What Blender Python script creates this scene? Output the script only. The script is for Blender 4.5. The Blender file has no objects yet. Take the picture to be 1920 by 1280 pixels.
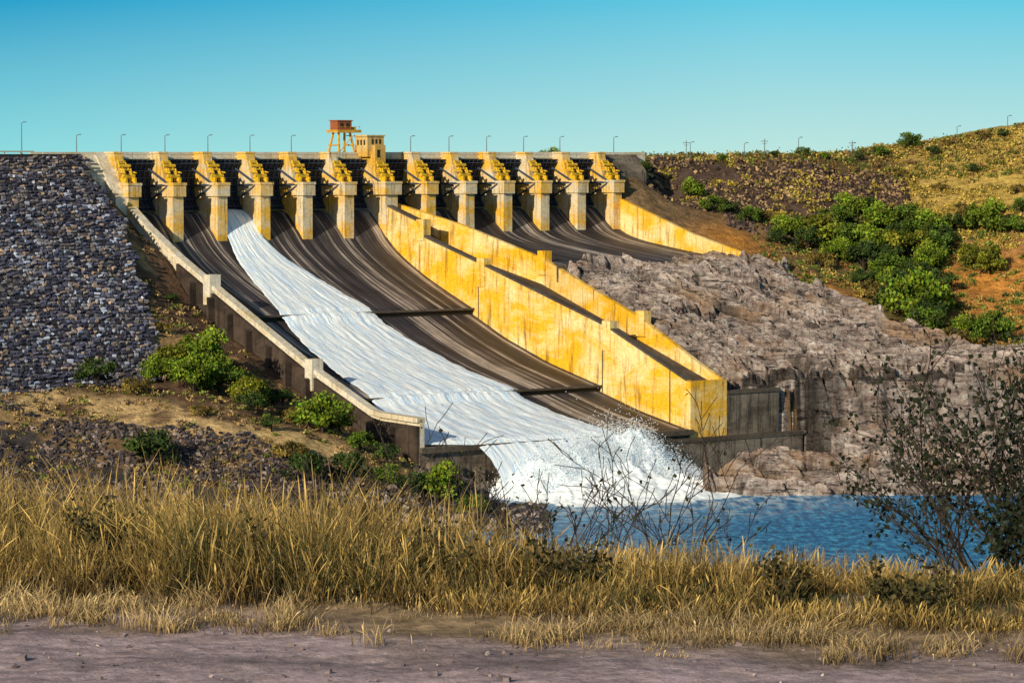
import bpy, math, random
import numpy as np
from mathutils import Vector, Matrix
random.seed(4); rng=np.random.default_rng(7)
scene=bpy.context.scene
COL=scene.collection
# ------------------------------------------------------------------ frames
TH=math.radians(38.0); CA,SA=math.cos(TH),math.sin(TH)
OX,OY=-115.9,933.0
def W(u,v):                       # dam frame (u along axis, v downstream) -> world x,y
    return OX+CA*u+SA*v, OY+SA*u-CA*v
def UV(x,y):
    dx=x-OX; dy=y-OY
    return dx*CA+dy*SA, dx*SA-dy*CA
# ------------------------------------------------------------------ noise
def hsh(i,j,s):
    n=(i*374761393+j*668265263+s*144269504)&0xffffffff
    n=((n^(n>>13))*1274126177)&0xffffffff
    return ((n^(n>>16))&0xffff)/65535.0
def vn(x,y,s=0):
    x=np.asarray(x,float);y=np.asarray(y,float)
    i=np.floor(x).astype(np.int64);j=np.floor(y).astype(np.int64)
    fx=x-i;fy=y-j;fx=fx*fx*(3-2*fx);fy=fy*fy*(3-2*fy)
    a=hsh(i,j,s);b=hsh(i+1,j,s);c=hsh(i,j+1,s);d=hsh(i+1,j+1,s)
    return (a*(1-fx)+b*fx)*(1-fy)+(c*(1-fx)+d*fx)*fy
def fbm(x,y,o=4,s=0):
    t=0;am=.5
    for k in range(o):
        t=t+am*vn(x*2**k,y*2**k,s+k*17);am*=.5
    return t/(1-.5**o)
def blocks(x,y,s=0,tl=.5):
    """fractured-rock blocks: per-cell height + tilt, and distance to the crack"""
    i0=np.floor(x).astype(np.int64);j0=np.floor(y).astype(np.int64)
    f1=np.full(x.shape,9.);f2=np.full(x.shape,9.);H=np.zeros(x.shape)
    for di in(-1,0,1):
        for dj in(-1,0,1):
            i=i0+di;j=j0+dj
            cx=i+hsh(i,j,s);cy=j+hsh(i,j,s+1);d=np.hypot(x-cx,y-cy)
            h=hsh(i,j,s+2)+(hsh(i,j,s+3)-.5)*(x-cx)*tl+(hsh(i,j,s+4)-.5)*(y-cy)*tl
            c=d<f1
            f2=np.where(c,f1,np.minimum(f2,d));H=np.where(c,h,H);f1=np.where(c,d,f1)
    return H,f2-f1
def sstep(a,b,x):
    t=np.clip((x-a)/(b-a),0,1);return t*t*(3-2*t)
def EB(v):return np.interp(v,[0,14,29,57,81,92,110],[-11.5,-13.2,-13.8,-24.9,-34.6,-40,-50])
# ------------------------------------------------------------------ mesh helpers
class MB:
    def __init__(s): s.v=[];s.f=[];s.m=[]
    def add(s,vs,fs,m=0):
        o=len(s.v);s.v+=[tuple(p) for p in vs]
        s.f+=[tuple(i+o for i in f) for f in fs];s.m+=[m]*len(fs)
    def box(s,x0,x1,y0,y1,z0,z1,m=0):
        s.add([(x0,y0,z0),(x1,y0,z0),(x1,y1,z0),(x0,y1,z0),(x0,y0,z1),(x1,y0,z1),(x1,y1,z1),(x0,y1,z1)],
          [(0,3,2,1),(4,5,6,7),(0,1,5,4),(1,2,6,5),(2,3,7,6),(3,0,4,7)],m)
    def lbox(s,u0,u1,v0,v1,z0,z1,m=0): s.box(u0,u1,-v1,-v0,z0,z1,m)
    def prism(s,prof,u0,u1,m=0):      # prof (v,z)
        n=len(prof)
        vs=[(u0,-v,z) for v,z in prof]+[(u1,-v,z) for v,z in prof]
        fs=[tuple(range(n)),tuple(range(2*n-1,n-1,-1))]
        for i in range(n):
            j=(i+1)%n; fs.append((i,i+n,j+n,j))
        s.add(vs,fs,m)
    def tube(s,p,q,r0,r1,n=6,m=0):
        p=Vector(p);q=Vector(q);d=(q-p)
        if d.length<1e-6:return
        d.normalize();a=d.orthogonal().normalized();b=d.cross(a)
        vs=[]
        for c,r in((p,r0),(q,r1)):
            for k in range(n):
                t=2*math.pi*k/n;vs.append(c+a*(r*math.cos(t))+b*(r*math.sin(t)))
        fs=[(k,(k+1)%n,(k+1)%n+n,k+n) for k in range(n)]+[tuple(range(n-1,-1,-1)),tuple(range(n,2*n))]
        s.add(vs,fs,m)
    def wall(s,pts,t,m=0):            # pts (u,v,ztop,zbot)
        vs=[]
        for u,v,zt,zb in pts:
            vs+=[(u-t/2,-v,zb),(u+t/2,-v,zb),(u+t/2,-v,zt),(u-t/2,-v,zt)]
        fs=[(3,2,1,0)]
        for i in range(len(pts)-1):
            a=4*i;b=a+4
            for k in range(4):
                l=(k+1)%4;fs.append((a+k,a+l,b+l,b+k))
        e=4*(len(pts)-1);fs.append((e,e+1,e+2,e+3))
        s.add(vs,fs,m)
    def obj(s,name,mats,parent=None,dam=False,smooth=False,bevel=0):
        me=bpy.data.meshes.new(name);me.from_pydata(s.v,[],s.f)
        for m in mats:me.materials.append(m)
        me.polygons.foreach_set('material_index',s.m)
        if smooth:me.polygons.foreach_set('use_smooth',[True]*len(s.f))
        me.update()
        import bmesh
        bm=bmesh.new();bm.from_mesh(me);bmesh.ops.recalc_face_normals(bm,faces=bm.faces);bm.to_mesh(me);bm.free()
        o=bpy.data.objects.new(name,me);COL.objects.link(o)
        if parent:o.parent=parent
        elif dam:
            o.location=(OX,OY,0);o.rotation_euler=(0,0,TH)
        if bevel:
            b=o.modifiers.new('b','BEVEL');b.width=bevel;b.segments=1
        return o
def npobj(name,V,F,mat,col=None,smooth=False,dam=False,parent=None):
    me=bpy.data.meshes.new(name)
    V=np.asarray(V,np.float32);F=np.asarray(F,np.int32)
    n,k=F.shape
    me.vertices.add(len(V));me.vertices.foreach_set('co',V.ravel())
    me.loops.add(n*k);me.loops.foreach_set('vertex_index',F.ravel())
    me.polygons.add(n);me.polygons.foreach_set('loop_start',np.arange(0,n*k,k,dtype=np.int32))
    me.polygons.foreach_set('loop_total',np.full(n,k,np.int32))
    me.polygons.foreach_set('use_smooth',np.full(n,smooth))
    me.update(calc_edges=True);me.validate()
    if col is not None:
        at=me.color_attributes.new('Col','FLOAT_COLOR','POINT')
        c=np.ones((len(V),4),np.float32);c[:,:3]=col
        at.data.foreach_set('color',c.ravel())
    me.materials.append(mat)
    o=bpy.data.objects.new(name,me);COL.objects.link(o)
    if parent:o.parent=parent
    elif dam:
        o.location=(OX,OY,0);o.rotation_euler=(0,0,TH)
    return o
def gridfaces(nx,ny):
    i=np.arange(nx-1);j=np.arange(ny-1);I,J=np.meshgrid(i,j)
    a=(J*nx+I).ravel();return np.stack([a,a+1,a+nx+1,a+nx],1)
# ------------------------------------------------------------------ materials
def newmat(name,rough=.85,spec=.2):
    m=bpy.data.materials.new(name);m.use_nodes=True
    nt=m.node_tree;b=nt.nodes['Principled BSDF']
    b.inputs['Roughness'].default_value=rough;b.inputs['Specular IOR Level'].default_value=spec
    return m,nt,b
def N(nt,t,**k):
    n=nt.nodes.new(t)
    for a,c in k.items():setattr(n,a,c)
    return n
def coords(nt,scale=(1,1,1),kind='Object'):
    t=N(nt,'ShaderNodeTexCoord');mp=N(nt,'ShaderNodeMapping')
    mp.inputs['Scale'].default_value=scale
    nt.links.new(t.outputs[kind],mp.inputs['Vector']);return mp.outputs[0]
def noise(nt,vec,scale,detail=5,rough=.6,dist=0):
    n=N(nt,'ShaderNodeTexNoise');n.inputs['Scale'].default_value=scale
    n.inputs['Detail'].default_value=detail;n.inputs['Roughness'].default_value=rough
    n.inputs['Distortion'].default_value=dist
    nt.links.new(vec,n.inputs['Vector']);return n.outputs['Fac']
def ramp(nt,fac,stops):
    r=N(nt,'ShaderNodeValToRGB');e=r.color_ramp.elements
    while len(e)<len(stops):e.new(.5)
    for k,(p,c) in enumerate(stops):
        e[k].position=p;e[k].color=(*c,1) if len(c)==3 else c
    nt.links.new(fac,r.inputs[0]);return r.outputs[0]
def g(x):return (x,x,x)
def mix(nt,fac,a,b,mode='MIX'):
    m=N(nt,'ShaderNodeMix',data_type='RGBA',blend_type=mode)
    for sock,val in((m.inputs[0],fac),(m.inputs[6],a),(m.inputs[7],b)):
        if isinstance(val,(int,float)):sock.default_value=val
        elif isinstance(val,tuple):sock.default_value=(*val,1)
        else:nt.links.new(val,sock)
    return m.outputs[2]
def bump(nt,b,h,st=.5,dist=.1):
    n=N(nt,'ShaderNodeBump');n.inputs['Strength'].default_value=st;n.inputs['Distance'].default_value=dist
    nt.links.new(h,n.inputs['Height']);nt.links.new(n.outputs[0],b.inputs['Normal'])
def attr(nt):
    a=N(nt,'ShaderNodeAttribute');a.attribute_name='Col';return a.outputs['Color']

def concrete(name,pale,ochre,thr=.5,stain=.7,dark=(.05,.04,.03),sx=.9,st0=.5,big=.10):
    m,nt,b=newmat(name)
    c=mix(nt,ramp(nt,noise(nt,coords(nt,(.6,.6,1.3)),big,6,.7,.5),[(thr-.09,g(0)),(thr+.09,g(1))]),pale,ochre)
    st=ramp(nt,noise(nt,coords(nt,(sx,sx,.07)),1.0,5,.75),[(st0,g(0)),(st0+.18,g(stain))])
    c=mix(nt,st,c,dark)
    c=mix(nt,.6,c,ramp(nt,noise(nt,coords(nt,(1,1,1.6)),.9,7,.75),[(.3,g(.45)),(.7,g(1.25))]),'MULTIPLY')
    nt.links.new(c,b.inputs['Base Color'])
    bump(nt,b,noise(nt,coords(nt),1.5,5,.7),.35,.2)
    return m
M_con=concrete('pier_concrete',(.68,.59,.43),(.78,.45,.05),.50,.7)
M_conw=concrete('wall_concrete',(.88,.68,.33),(.86,.46,.02),.48,.8,(.10,.06,.02),.6,.50,.08)
M_conl=concrete('parapet_concrete',(.72,.67,.57),(.60,.48,.27),.57,.5)
M_cond=concrete('stained_concrete',(.24,.20,.16),(.10,.08,.065),.5,.95,(.010,.010,.011))
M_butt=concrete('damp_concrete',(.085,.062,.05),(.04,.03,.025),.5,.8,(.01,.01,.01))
M_top=concrete('walkway_concrete',(.12,.10,.08),(.07,.055,.045),.5,.8)
M_tower=concrete('tower_concrete',(.60,.42,.17),(.62,.37,.07),.5,.6)

def chute_mat():
    m,nt,b=newmat('chute_concrete',.6,.35)
    c=ramp(nt,noise(nt,coords(nt,(1,.012,.012)),.30,6,.75),[(.36,(.010,.011,.019)),(.48,(.034,.031,.040)),(.54,(.070,.060,.064)),(.58,(.46,.40,.36)),(.625,(.36,.30,.26)),(.66,(.07,.058,.060))])
    f=ramp(nt,noise(nt,coords(nt,(1,.03,.03)),1.6,5,.7),[(.35,g(.45)),(.65,g(1.5))])
    c=mix(nt,.8,c,f,'MULTIPLY')
    c=mix(nt,.6,c,ramp(nt,noise(nt,coords(nt,(.4,.2,.2)),.35,6,.7),[(.35,g(.3)),(.65,g(1.4))]),'MULTIPLY')
    nt.links.new(c,b.inputs['Base Color'])
    bump(nt,b,noise(nt,coords(nt,(1,.1,.1)),1.2,4,.6),.3,.2);return m
M_chute=chute_mat()
def attr_mat(name,rough=.9,nscale=1.5,lo=.5,hi=1.4,bs=.6,bd=.3,kind='Object',spec=.15):
    m,nt,b=newmat(name,rough,spec)
    c=mix(nt,.9,attr(nt),ramp(nt,noise(nt,coords(nt,kind=kind),nscale,6,.75),[(.3,g(lo)),(.7,g(hi))]),'MULTIPLY')
    nt.links.new(c,b.inputs['Base Color'])
    if bs:bump(nt,b,noise(nt,coords(nt,kind=kind),nscale*1.7,5,.7),bs,bd)
    return m
M_ground=attr_mat('ground_soil',.95,.45,.3,1.7,1.,1.1)
M_stone=attr_mat('riprap_stone',.85,2.5,.6,1.35,0,.15)
def leaf_mat(name):
    m,nt,b=newmat(name,.6,.2)
    nt.links.new(attr(nt),b.inputs['Base Color']);return m
M_leaf=leaf_mat('foliage');M_grass=leaf_mat('dry_grass_blades')
def plain(name,c,rough=.6,metal=0,ns=3,var=.4):
    m,nt,b=newmat(name,rough,.4);b.inputs['Metallic'].default_value=metal
    cc=mix(nt,var,c,ramp(nt,noise(nt,coords(nt),ns,4,.7),[(.35,g(.3)),(.7,g(1.4))]),'MULTIPLY')
    nt.links.new(cc,b.inputs['Base Color']);return m
M_gate=plain('gate_steel',(.018,.026,.05),.5,.2)
M_rib=plain('gate_ribs',(.05,.07,.11),.5,.2)
M_yel=plain('hoist_yellow_paint',(.74,.46,.02),.5,0,1.5,.7)
M_rust=plain('rusty_cabin',(.32,.09,.03),.7)
M_ymet=plain('crane_paint',(.60,.34,.04),.6,0,1.5,.6)
M_dark=plain('opening_and_lip_shade',(.02,.018,.015),.8)  # tower and crane openings, plus painted shade under the chute lips
M_pole=plain('galvanised_pole',(.10,.11,.12),.5,.3)
M_bark=plain('bark',(.035,.025,.02),.9)
M_rail=plain('guardrail',(.5,.5,.42),.5)

def rock_mat():
    m,nt,b=newmat('outcrop_rock',.8,.3)
    v=coords(nt,(1,1,2.2))
    c=ramp(nt,noise(nt,v,.25,7,.8,.6),[(.32,(.13,.095,.09)),(.43,(.34,.26,.24)),(.53,(.55,.47,.44)),(.65,(.80,.76,.74))])
    c=mix(nt,ramp(nt,noise(nt,coords(nt),.045,3,.6),[(.52,g(0)),(.66,g(.65))]),c,(.40,.24,.12))
    c=mix(nt,ramp(nt,noise(nt,coords(nt,(.18,.8,2.)),.45,7,.8,1.2),[(.42,g(.95)),(.46,g(0))]),c,(.03,.022,.026))
    c=mix(nt,1.,c,attr(nt),'MULTIPLY')
    nt.links.new(c,b.inputs['Base Color'])
    bump(nt,b,noise(nt,coords(nt,(.4,.8,1.8)),.9,6,.75),.9,1.5);return m
M_rock=rock_mat()
def water_mat():
    m,nt,b=newmat('river_water',.35,.15)
    v=coords(nt,(1,.45,1))
    fo=ramp(nt,noise(nt,coords(nt,(1,.5,1)),.25,6,.75),[(.47,g(0)),(.56,g(1))])
    t=N(nt,'ShaderNodeTexCoord');ln=N(nt,'ShaderNodeVectorMath',operation='LENGTH')
    nt.links.new(t.outputs['Object'],ln.inputs[0])
    mr=N(nt,'ShaderNodeMapRange');nt.links.new(ln.outputs['Value'],mr.inputs[0])
    mr.inputs[1].default_value=26;mr.inputs[2].default_value=78;mr.inputs[3].default_value=1;mr.inputs[4].default_value=0
    f2=mix(nt,1.,fo,mr.outputs[0],'MULTIPLY')
    base=ramp(nt,noise(nt,v,.5,6,.8),[(.41,(.002,.08,.25)),(.52,(.003,.24,.58)),(.61,(.10,.60,.92))])  # palest stop paints ripple glints into the base colour
    nt.links.new(mix(nt,f2,base,(.8,.88,.92)),b.inputs['Base Color'])
    bump(nt,b,noise(nt,v,.8,6,.8),.9,1.6);return m
M_water=water_mat()
def foam_mat(name,scale=(1,.12,.12),bs=.6,lo=(.38,.62,.94),sc=1.2,p0=.37):
    m,nt,b=newmat(name,.7,.2)
    c=ramp(nt,noise(nt,coords(nt,scale),sc,7,.8),[(p0,lo),(p0+.12,(.80,.90,1.)),(p0+.22,(.97,.98,.99))])
    nt.links.new(c,b.inputs['Base Color'])
    bump(nt,b,noise(nt,coords(nt,scale),sc*1.4,6,.8),bs,.4);return m
M_foam=foam_mat('whitewater',(1.6,.07,.07),.55,(.36,.60,.94),1.0,.38);M_spray=foam_mat('spray',(1,1,1),.25,(.88,.94,.98))

# ------------------------------------------------------------------ profiles
FLv=[-4,-1,2,5,8.7,14,22,32,43,53.8,53.81,70,90,113,113.01,130,149.5]
FLz=[-18,-16.8,-17.6,-20.2,-24.0,-28.5,-33,-37.5,-41.7,-45.6,-47.4,-53.8,-59.9,-65.1,-66.8,-71.1,-74.8]
FRv=[-4,-1,2,5,8.7,14,22,40,67]
FRz=[-18,-16.8,-17.6,-20.2,-23.6,-26,-27.8,-30.2,-33.2]
FARv=[4,57.6,115.5,150];FARu=[94.5,114.2,103.7,103.0]
def far_u(v):return np.interp(v,FARv,FARu)
NTv=[5,27,30,56,115,150];NTz=[-14.3,-20.4,-25,-31.8,-48.0,-61.6]
FTv=[5,30,57.6,115.5,140,150];FTz=[-14.5,-21.4,-31.3,-46.6,-57.5,-61.6]
# ------------------------------------------------------------------ terrain
cp=[]
def LP(u,v,z):x,y=W(u,v);cp.append((x,y,z))
def WP(x,y,z):cp.append((x,y,z))
for v,z in((5,-15),(20,-25),(36,-33),(53,-45),(80,-56),(103,-65.5),(130,-72.5),(147,-78)):LP(-3,v,z)
for v in(5,29,57,81):LP(float(EB(v)),v,-.69*v-1.2)
LP(-11,57,-45);LP(-18,75,-54);LP(-7,40,-37);LP(-25,100,-62.5)
WP(-81,840,-57.7)
for q in((-102.6,810,-61.7),(-128,800,-62.3),(-73.7,790,-67.4),(-52,780,-74.4),(-110,768,-75),(-91,768,-76.5),(-71,760,-79),
  (-48.6,808,-69.5),(-25,790,-79),(-14,768,-87),(-1,738,-90),(-33,760,-85.5),(-118,740,-78),(-160,700,-74),(-200,800,-60),(-220,900,-30),(-60,720,-90),(0,700,-94),
  (50.9,1090,-1.8),(99,1100,-1.7),(138,1120,1.5),(181,1130,10),(252,1130,16),(320,1120,16),(160,1175,6),(60,1150,-3),(100,1160,-3),(260,1060,5),(300,980,-25),(240,950,-45),
  (47.7,1062,-16.2),(72,1052,-20),(95.4,1060,-19.8),(133,1080,-16),(171,1090,-9),(150,1062,-21),
  (77.4,1012,-33),(110,1030,-33),(123,1000,-45),(163,1040,-26),(131,960,-56),(149,950,-57),(176,1000,-40),
  (69,990,-34.5),(86.4,960,-50),(109,950,-55.7),(109.5,905,-65),(142,909,-64),(180,915,-62),(240,880,-70),(70,895,-63.5)):WP(*q)
LP(118,62,-34.5);LP(150,70,-36.5);LP(185,72,-36);LP(190,45,-27);LP(190,15,-17);LP(107,115,-50);LP(116,85,-43);LP(104.5,149,-66);LP(120,146,-65.5);LP(135,100,-49);LP(195,0,-4)
for u in(20,45,70):
    for v in(10,60,100,140):LP(u,v,np.interp(v,FLv,FLz)-4)
LP(150,20,-30);LP(140,50,-34)
cp=np.array(cp,float)
def ker(dx,dy):return np.sqrt(dx*dx+dy*dy+36.)
n=len(cp);sc_=100.
A=np.zeros((n+3,n+3));A[:n,:n]=ker(cp[:,None,0]-cp[None,:,0],cp[:,None,1]-cp[None,:,1])/sc_
A[:n,n]=1;A[:n,n+1]=cp[:,0]/sc_;A[:n,n+2]=cp[:,1]/sc_-9;A[n:,:n]=A[:n,n:].T
for i in range(n):A[i,i]-=.02
w=np.linalg.solve(A,np.concatenate([cp[:,2],[0,0,0]]))
def rbf(x,y):
    s=np.zeros_like(x,float)+w[n]+w[n+1]*x/sc_+w[n+2]*(y/sc_-9)
    for i in range(n):s+=w[i]*ker(x-cp[i,0],y-cp[i,1])/sc_
    return s
def ledge(x):return np.interp(x,[40,57,77,84,110,142,200,300],[865,878.5,894.2,897,904,908,912,900])+9*(fbm(x/9,x*0,4,5)-.5)*sstep(78,90,x)
def T(x,y,detail=True):
    x=np.asarray(x,float);y=np.asarray(y,float)
    xc=np.clip(x,-230,320);yc=np.clip(y,690,1180)
    z=rbf(xc,yc)
    u,v=UV(x,y)
    if detail:
        z=z+(fbm(x/14,y/14,5,3)-.5)*3.8*sstep(0,6,np.abs(u-EB(v))+np.where(u<0,0,9))
    ly=ledge(x); k=np.where(x<84,sstep(0,3.5,ly-y),sstep(0,7,ly-y))*sstep(48,54,x)*np.where(v>151.5,1,0)
    base=-80-9*sstep(12,34,ly-y)
    z=z*(1-k)+np.minimum(z,base)*k
    z=np.where((x>-6)&(y<820)&(y>600),np.minimum(z,-88.5-3*sstep(-6,12,x)),z)
    rid=np.exp(-((y-838-3*np.sin(x/9))/8.5)**2)*sstep(50,60,x)*(1-sstep(100,114,x))
    z=np.where(x>45,np.maximum(z,-91+8.5*rid),z)
    fl=np.interp(v,FLv,FLz)-2.5
    z=np.where((u>-.6)&(u<93)&(v>-12)&(v<151),np.minimum(z,fl),z)
    z=np.where((u>-2)&(u<130)&(v>=151)&(v<176),np.minimum(z,-90),z)
    z=np.where((u>-2)&(u<106)&(v>=150)&(v<190)&(x<50),np.minimum(z,-91),z)
    fr=np.interp(v,FRv,FRz)-2
    z=np.where((u>=90)&(u<185)&(v>-12)&(v<67.5),np.minimum(z,fr),z)
    gp=np.interp(v,FTv,FTz)-12
    z=np.where((u>=90)&(u<far_u(v)+.3)&(v>-12)&(v<151),np.minimum(z,gp),z)
    k=(v<-3)&(x<43);z=np.where(k,np.minimum(z,-14),z)
    cap=np.interp(x,[43,60,120,140,165,190,260,400],[-2.2,-1.5,.5,4,9,13,17,15])+(fbm(x/9,y/9,3,88)-.5)*2-sstep(1135,1350,y)*45
    z=np.where(y>1060,np.minimum(z,cap),z)
    k=(u<EB(v))&(v<95);z=np.where(k,np.minimum(z,-.69*np.maximum(v,0)-2.2),z)
    hz=np.where(y<17,-2.4-.0*y,-2.4-.158*(y-17));hz=np.maximum(hz,-93)
    far=sstep(640,720,y)
    z=np.where(y<720,hz*(1-far)+np.where(x>-20,-93,z)*far,z)
    return z
def OM(x,y):                      # extent of the bedrock outcrop
    u,v=UV(x,y)
    m=np.where(v>150.5,1,sstep(0,3,u-far_u(v)))*sstep(66.5,69,v)*np.where((u<130)&(v>150)&(v<176),0,1)*sstep(820,824,y)
    m=m*np.where((v>150)&(x<48),0,1)
    edge=x-np.interp(y,[820,870,905,940,975,1000],[230,230,215,132,108,84])+16*(fbm(x/9,y/9,4,77)-.5)*2
    return m*(1-sstep(-4,4,edge))*(x>8)*(x<213)*(y<1010)
def axis(segs):
    out=[]
    for a,b,s in segs:out+=list(np.arange(a,b,s))
    return np.array(out)
xs=axis([(-6000,-600,600),(-600,-240,40),(-240,-130,3),(-130,200,1.2),(200,330,4),(330,700,40),(700,6001,600)])
ys=axis([(-300,0,60),(0,40,2.),(40,680,16),(680,750,3),(750,1140,1.2),(1140,1200,5),(1200,1500,50),(1500,9001,750)])
X,Y=np.meshgrid(xs,ys);Z=T(X,Y)
om=OM(X,Y);Z=Z-np.where(om>.9,7,om*2.0)
Z=np.where(Y<19,Z-.05,Z)
def blob(x,y,cx,cy,rx,ry):return np.exp(-(((x-cx)/rx)**2+((y-cy)/ry)**2))
def gcol(x,y):
    u,v=UV(x,y);nz=fbm(x/8,y/8,5,21)[...,None];n2=fbm(x/3,y/3,4,31)[...,None]
    base=np.array([.20,.13,.07])*(.5+n2)
    def put(c,col,wt):return c*(1-wt[...,None])+np.array(col)*(.55+.9*n2)*wt[...,None]
    c=base
    c=put(c,(.50,.35,.09),np.clip(sstep(118,150,x)*sstep(1030,1060,y),0,1))
    c=put(c,(.54,.24,.05),np.clip(blob(x,y,71,1022,12,16)+blob(x,y,150,1012,26,22)+blob(x,y,152,970,24,22)+blob(x,y,95,985,14,14),0,1))
    c=put(c,(.08,.10,.03),np.clip(blob(x,y,112,1035,22,18)*.9+blob(x,y,118,990,12,26)*.8,0,1))
    c=put(c,(.10,.065,.05),sstep(44,50,x)*(1-sstep(120,138,x))*sstep(1052,1060,y)*(1-sstep(1094,1100,y)))
    c=put(c,(.14,.10,.04),sstep(1094,1100,y)*(1-sstep(120,145,x)))
    c=put(c,(.13,.08,.05),np.clip((u<0)*1.0*(y>800),0,1))
    c=put(c,(.36,.23,.11),np.clip((u<-5)*(y>835)*sstep(.5,.6,nz[...,0])*1.,0,1))
    bench=np.exp(-((y-(801-.13*(x+100)))/9)**2)*(x<-40)*sstep(.3,.5,nz[...,0])
    c=put(c,(.60,.42,.20),np.clip(bench*1.2,0,1))
    c=put(c,(.55,.38,.18),blob(x,y,-62,788,16,9)*sstep(.35,.5,nz[...,0]))
    c=put(c,(.10,.13,.03),sstep(70,85,x)*(y<868)*(y>842)*1.0)
    c=put(c,(.05,.045,.045),((y<787)&(x<20)&(y>700))*sstep(.42,.56,nz[...,0]))
    c=np.where((y<640)[...,None],np.array([.09,.06,.028])*(.5+nz),c)
    return c
xf=X.ravel();yf=Y.ravel()
npobj('ground',np.stack([xf,yf,Z.ravel()],1),gridfaces(len(xs),len(ys)),M_ground,gcol(xf,yf),True)

# ------------------------------------------------------------------ rock outcrop on right bank
ax=np.arange(8,215,.6);ay=np.arange(818,1012,.6)
X,Y=np.meshgrid(ax,ay);u,v=UV(X,Y)
m=OM(X,Y)
wx=X+5*(fbm(X/7,Y/7,3,2)-.5);wy=Y+5*(fbm(X/7,Y/7,3,12)-.5)
ph=.45                                                   # bedding direction
rx=wx*math.cos(ph)-wy*math.sin(ph);ry=wx*math.sin(ph)+wy*math.cos(ph)
H1,c1=blocks(rx/17.,ry/6.,200,.8);H2,c2=blocks(rx/7.,ry/2.8,300,.8);H3,c3=blocks(rx/2.6,ry/1.4,400,.5)
q=ry*.13+1.5*fbm(X/26,Y/26,3,41);st=q-np.floor(q);stp=np.where(st<.82,st*.15,.123+(st-.82)/.18*.877)
q2=ry*.40+1.2*fbm(X/12,Y/12,3,43);s2=q2-np.floor(q2);s2p=np.where(s2<.75,s2*.2,.15+(s2-.75)/.25*.85)
top_=np.where(Y>ledge(X)+2,1.,.6)
top_=np.where(Y<856,.8,top_)
top_=np.where((X<86)&(Y<ledge(X)+2)&(Y>860),.4,top_)
big=(fbm(X/20,Y/15,4,42)-.5)*7
Zr=T(X,Y,False)+top_*(-.8+big+(stp-.5)*-5.6+(s2p-.5)*-1.9+H1*2.8+H2*1.3+H3*.4)
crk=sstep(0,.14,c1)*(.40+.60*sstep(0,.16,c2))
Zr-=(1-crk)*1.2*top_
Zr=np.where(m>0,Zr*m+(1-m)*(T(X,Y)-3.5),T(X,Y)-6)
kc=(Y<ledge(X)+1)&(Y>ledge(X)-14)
cc=.24+.76*crk  # dark gaps: shade in cracks and bedding steps put into the colour
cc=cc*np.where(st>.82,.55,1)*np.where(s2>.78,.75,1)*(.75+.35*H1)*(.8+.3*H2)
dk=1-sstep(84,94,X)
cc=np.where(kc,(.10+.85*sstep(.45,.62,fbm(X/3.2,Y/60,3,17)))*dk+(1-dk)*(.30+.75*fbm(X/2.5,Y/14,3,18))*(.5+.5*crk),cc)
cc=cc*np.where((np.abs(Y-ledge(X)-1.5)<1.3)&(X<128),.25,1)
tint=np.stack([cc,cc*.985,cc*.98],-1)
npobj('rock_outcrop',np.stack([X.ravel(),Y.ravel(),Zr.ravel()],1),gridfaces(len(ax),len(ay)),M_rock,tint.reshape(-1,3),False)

# ------------------------------------------------------------------ river
rv=MB();rv.add([(-700,-600,0),(700,-600,0),(700,70,0),(-700,70,0)],[(0,1,2,3)])
r=rv.obj('river_water',[M_water]);px_,py_=W(52,168);r.location=(px_,py_,-88)

# ------------------------------------------------------------------ stones
CUBE=np.array([(-1,-1,-1),(1,-1,-1),(1,1,-1),(-1,1,-1),(-1,-1,1),(1,-1,1),(1,1,1),(-1,1,1)],float)*.5
CF=np.array([(0,3,2,1),(4,5,6,7),(0,1,5,4),(1,2,6,5),(2,3,7,6),(3,0,4,7)])
def rot_rand(n,amp=math.pi):
    a=rng.uniform(-amp,amp,(n,3));out=np.zeros((n,3,3))
    cx,sx=np.cos(a[:,0]),np.sin(a[:,0]);cy,sy=np.cos(a[:,1]),np.sin(a[:,1]);cz,sz=np.cos(a[:,2]),np.sin(a[:,2])
    out[:,0,0]=cy*cz;out[:,0,1]=sx*sy*cz-cx*sz;out[:,0,2]=cx*sy*cz+sx*sz
    out[:,1,0]=cy*sz;out[:,1,1]=sx*sy*sz+cx*cz;out[:,1,2]=cx*sy*sz-sx*cz
    out[:,2,0]=-sy;out[:,2,1]=sx*cy;out[:,2,2]=cx*cy
    return out
def stones(name,C,S,cols,basis=None,amp=math.pi):
    n=len(C);P=CUBE[None]*(1+rng.uniform(-.42,.22,(n,8,3)))*S[:,None,:]
    R=rot_rand(n,amp);P=np.einsum('nij,nkj->nki',R,P)
    if basis is not None:P=P@basis
    V=(P+C[:,None,:]).reshape(-1,3)
    F=(CF[None]+8*np.arange(n)[:,None,None]).reshape(-1,4)
    return npobj(name,V,F,M_stone,np.repeat(cols,8,0))
def stonecols(n,pal,p):
    pal=np.array(pal);return pal[rng.choice(len(pal),n,p=p)]*rng.uniform(.6,1.3,(n,1))
sl=math.hypot(1,.69);eb=MB()
bv=[0,15,30,45,60,75,92]
vs=[];fs=[]
for k,v in enumerate(bv):
    vs+=[(-190,-v,-.69*v-.5),(float(EB(v)),-v,-.69*v-.5)]
for k in range(len(bv)-1):fs.append((2*k,2*k+1,2*k+3,2*k+2))
o=len(vs)
for k,v in enumerate(bv):vs.append((float(EB(v))+2.5,-v+2,-.69*v-7))
for k in range(len(bv)-1):fs.append((2*k+1,o+k,o+k+1,2*k+3))
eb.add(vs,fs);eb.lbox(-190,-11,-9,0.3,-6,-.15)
emb=bpy.data.objects.new('rockfill_embankment',None);COL.objects.link(emb)
emb.location=(OX,OY,0);emb.rotation_euler=(0,0,TH)
M_ebase=plain('embankment_base',(.02,.018,.022),.95)
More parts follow.
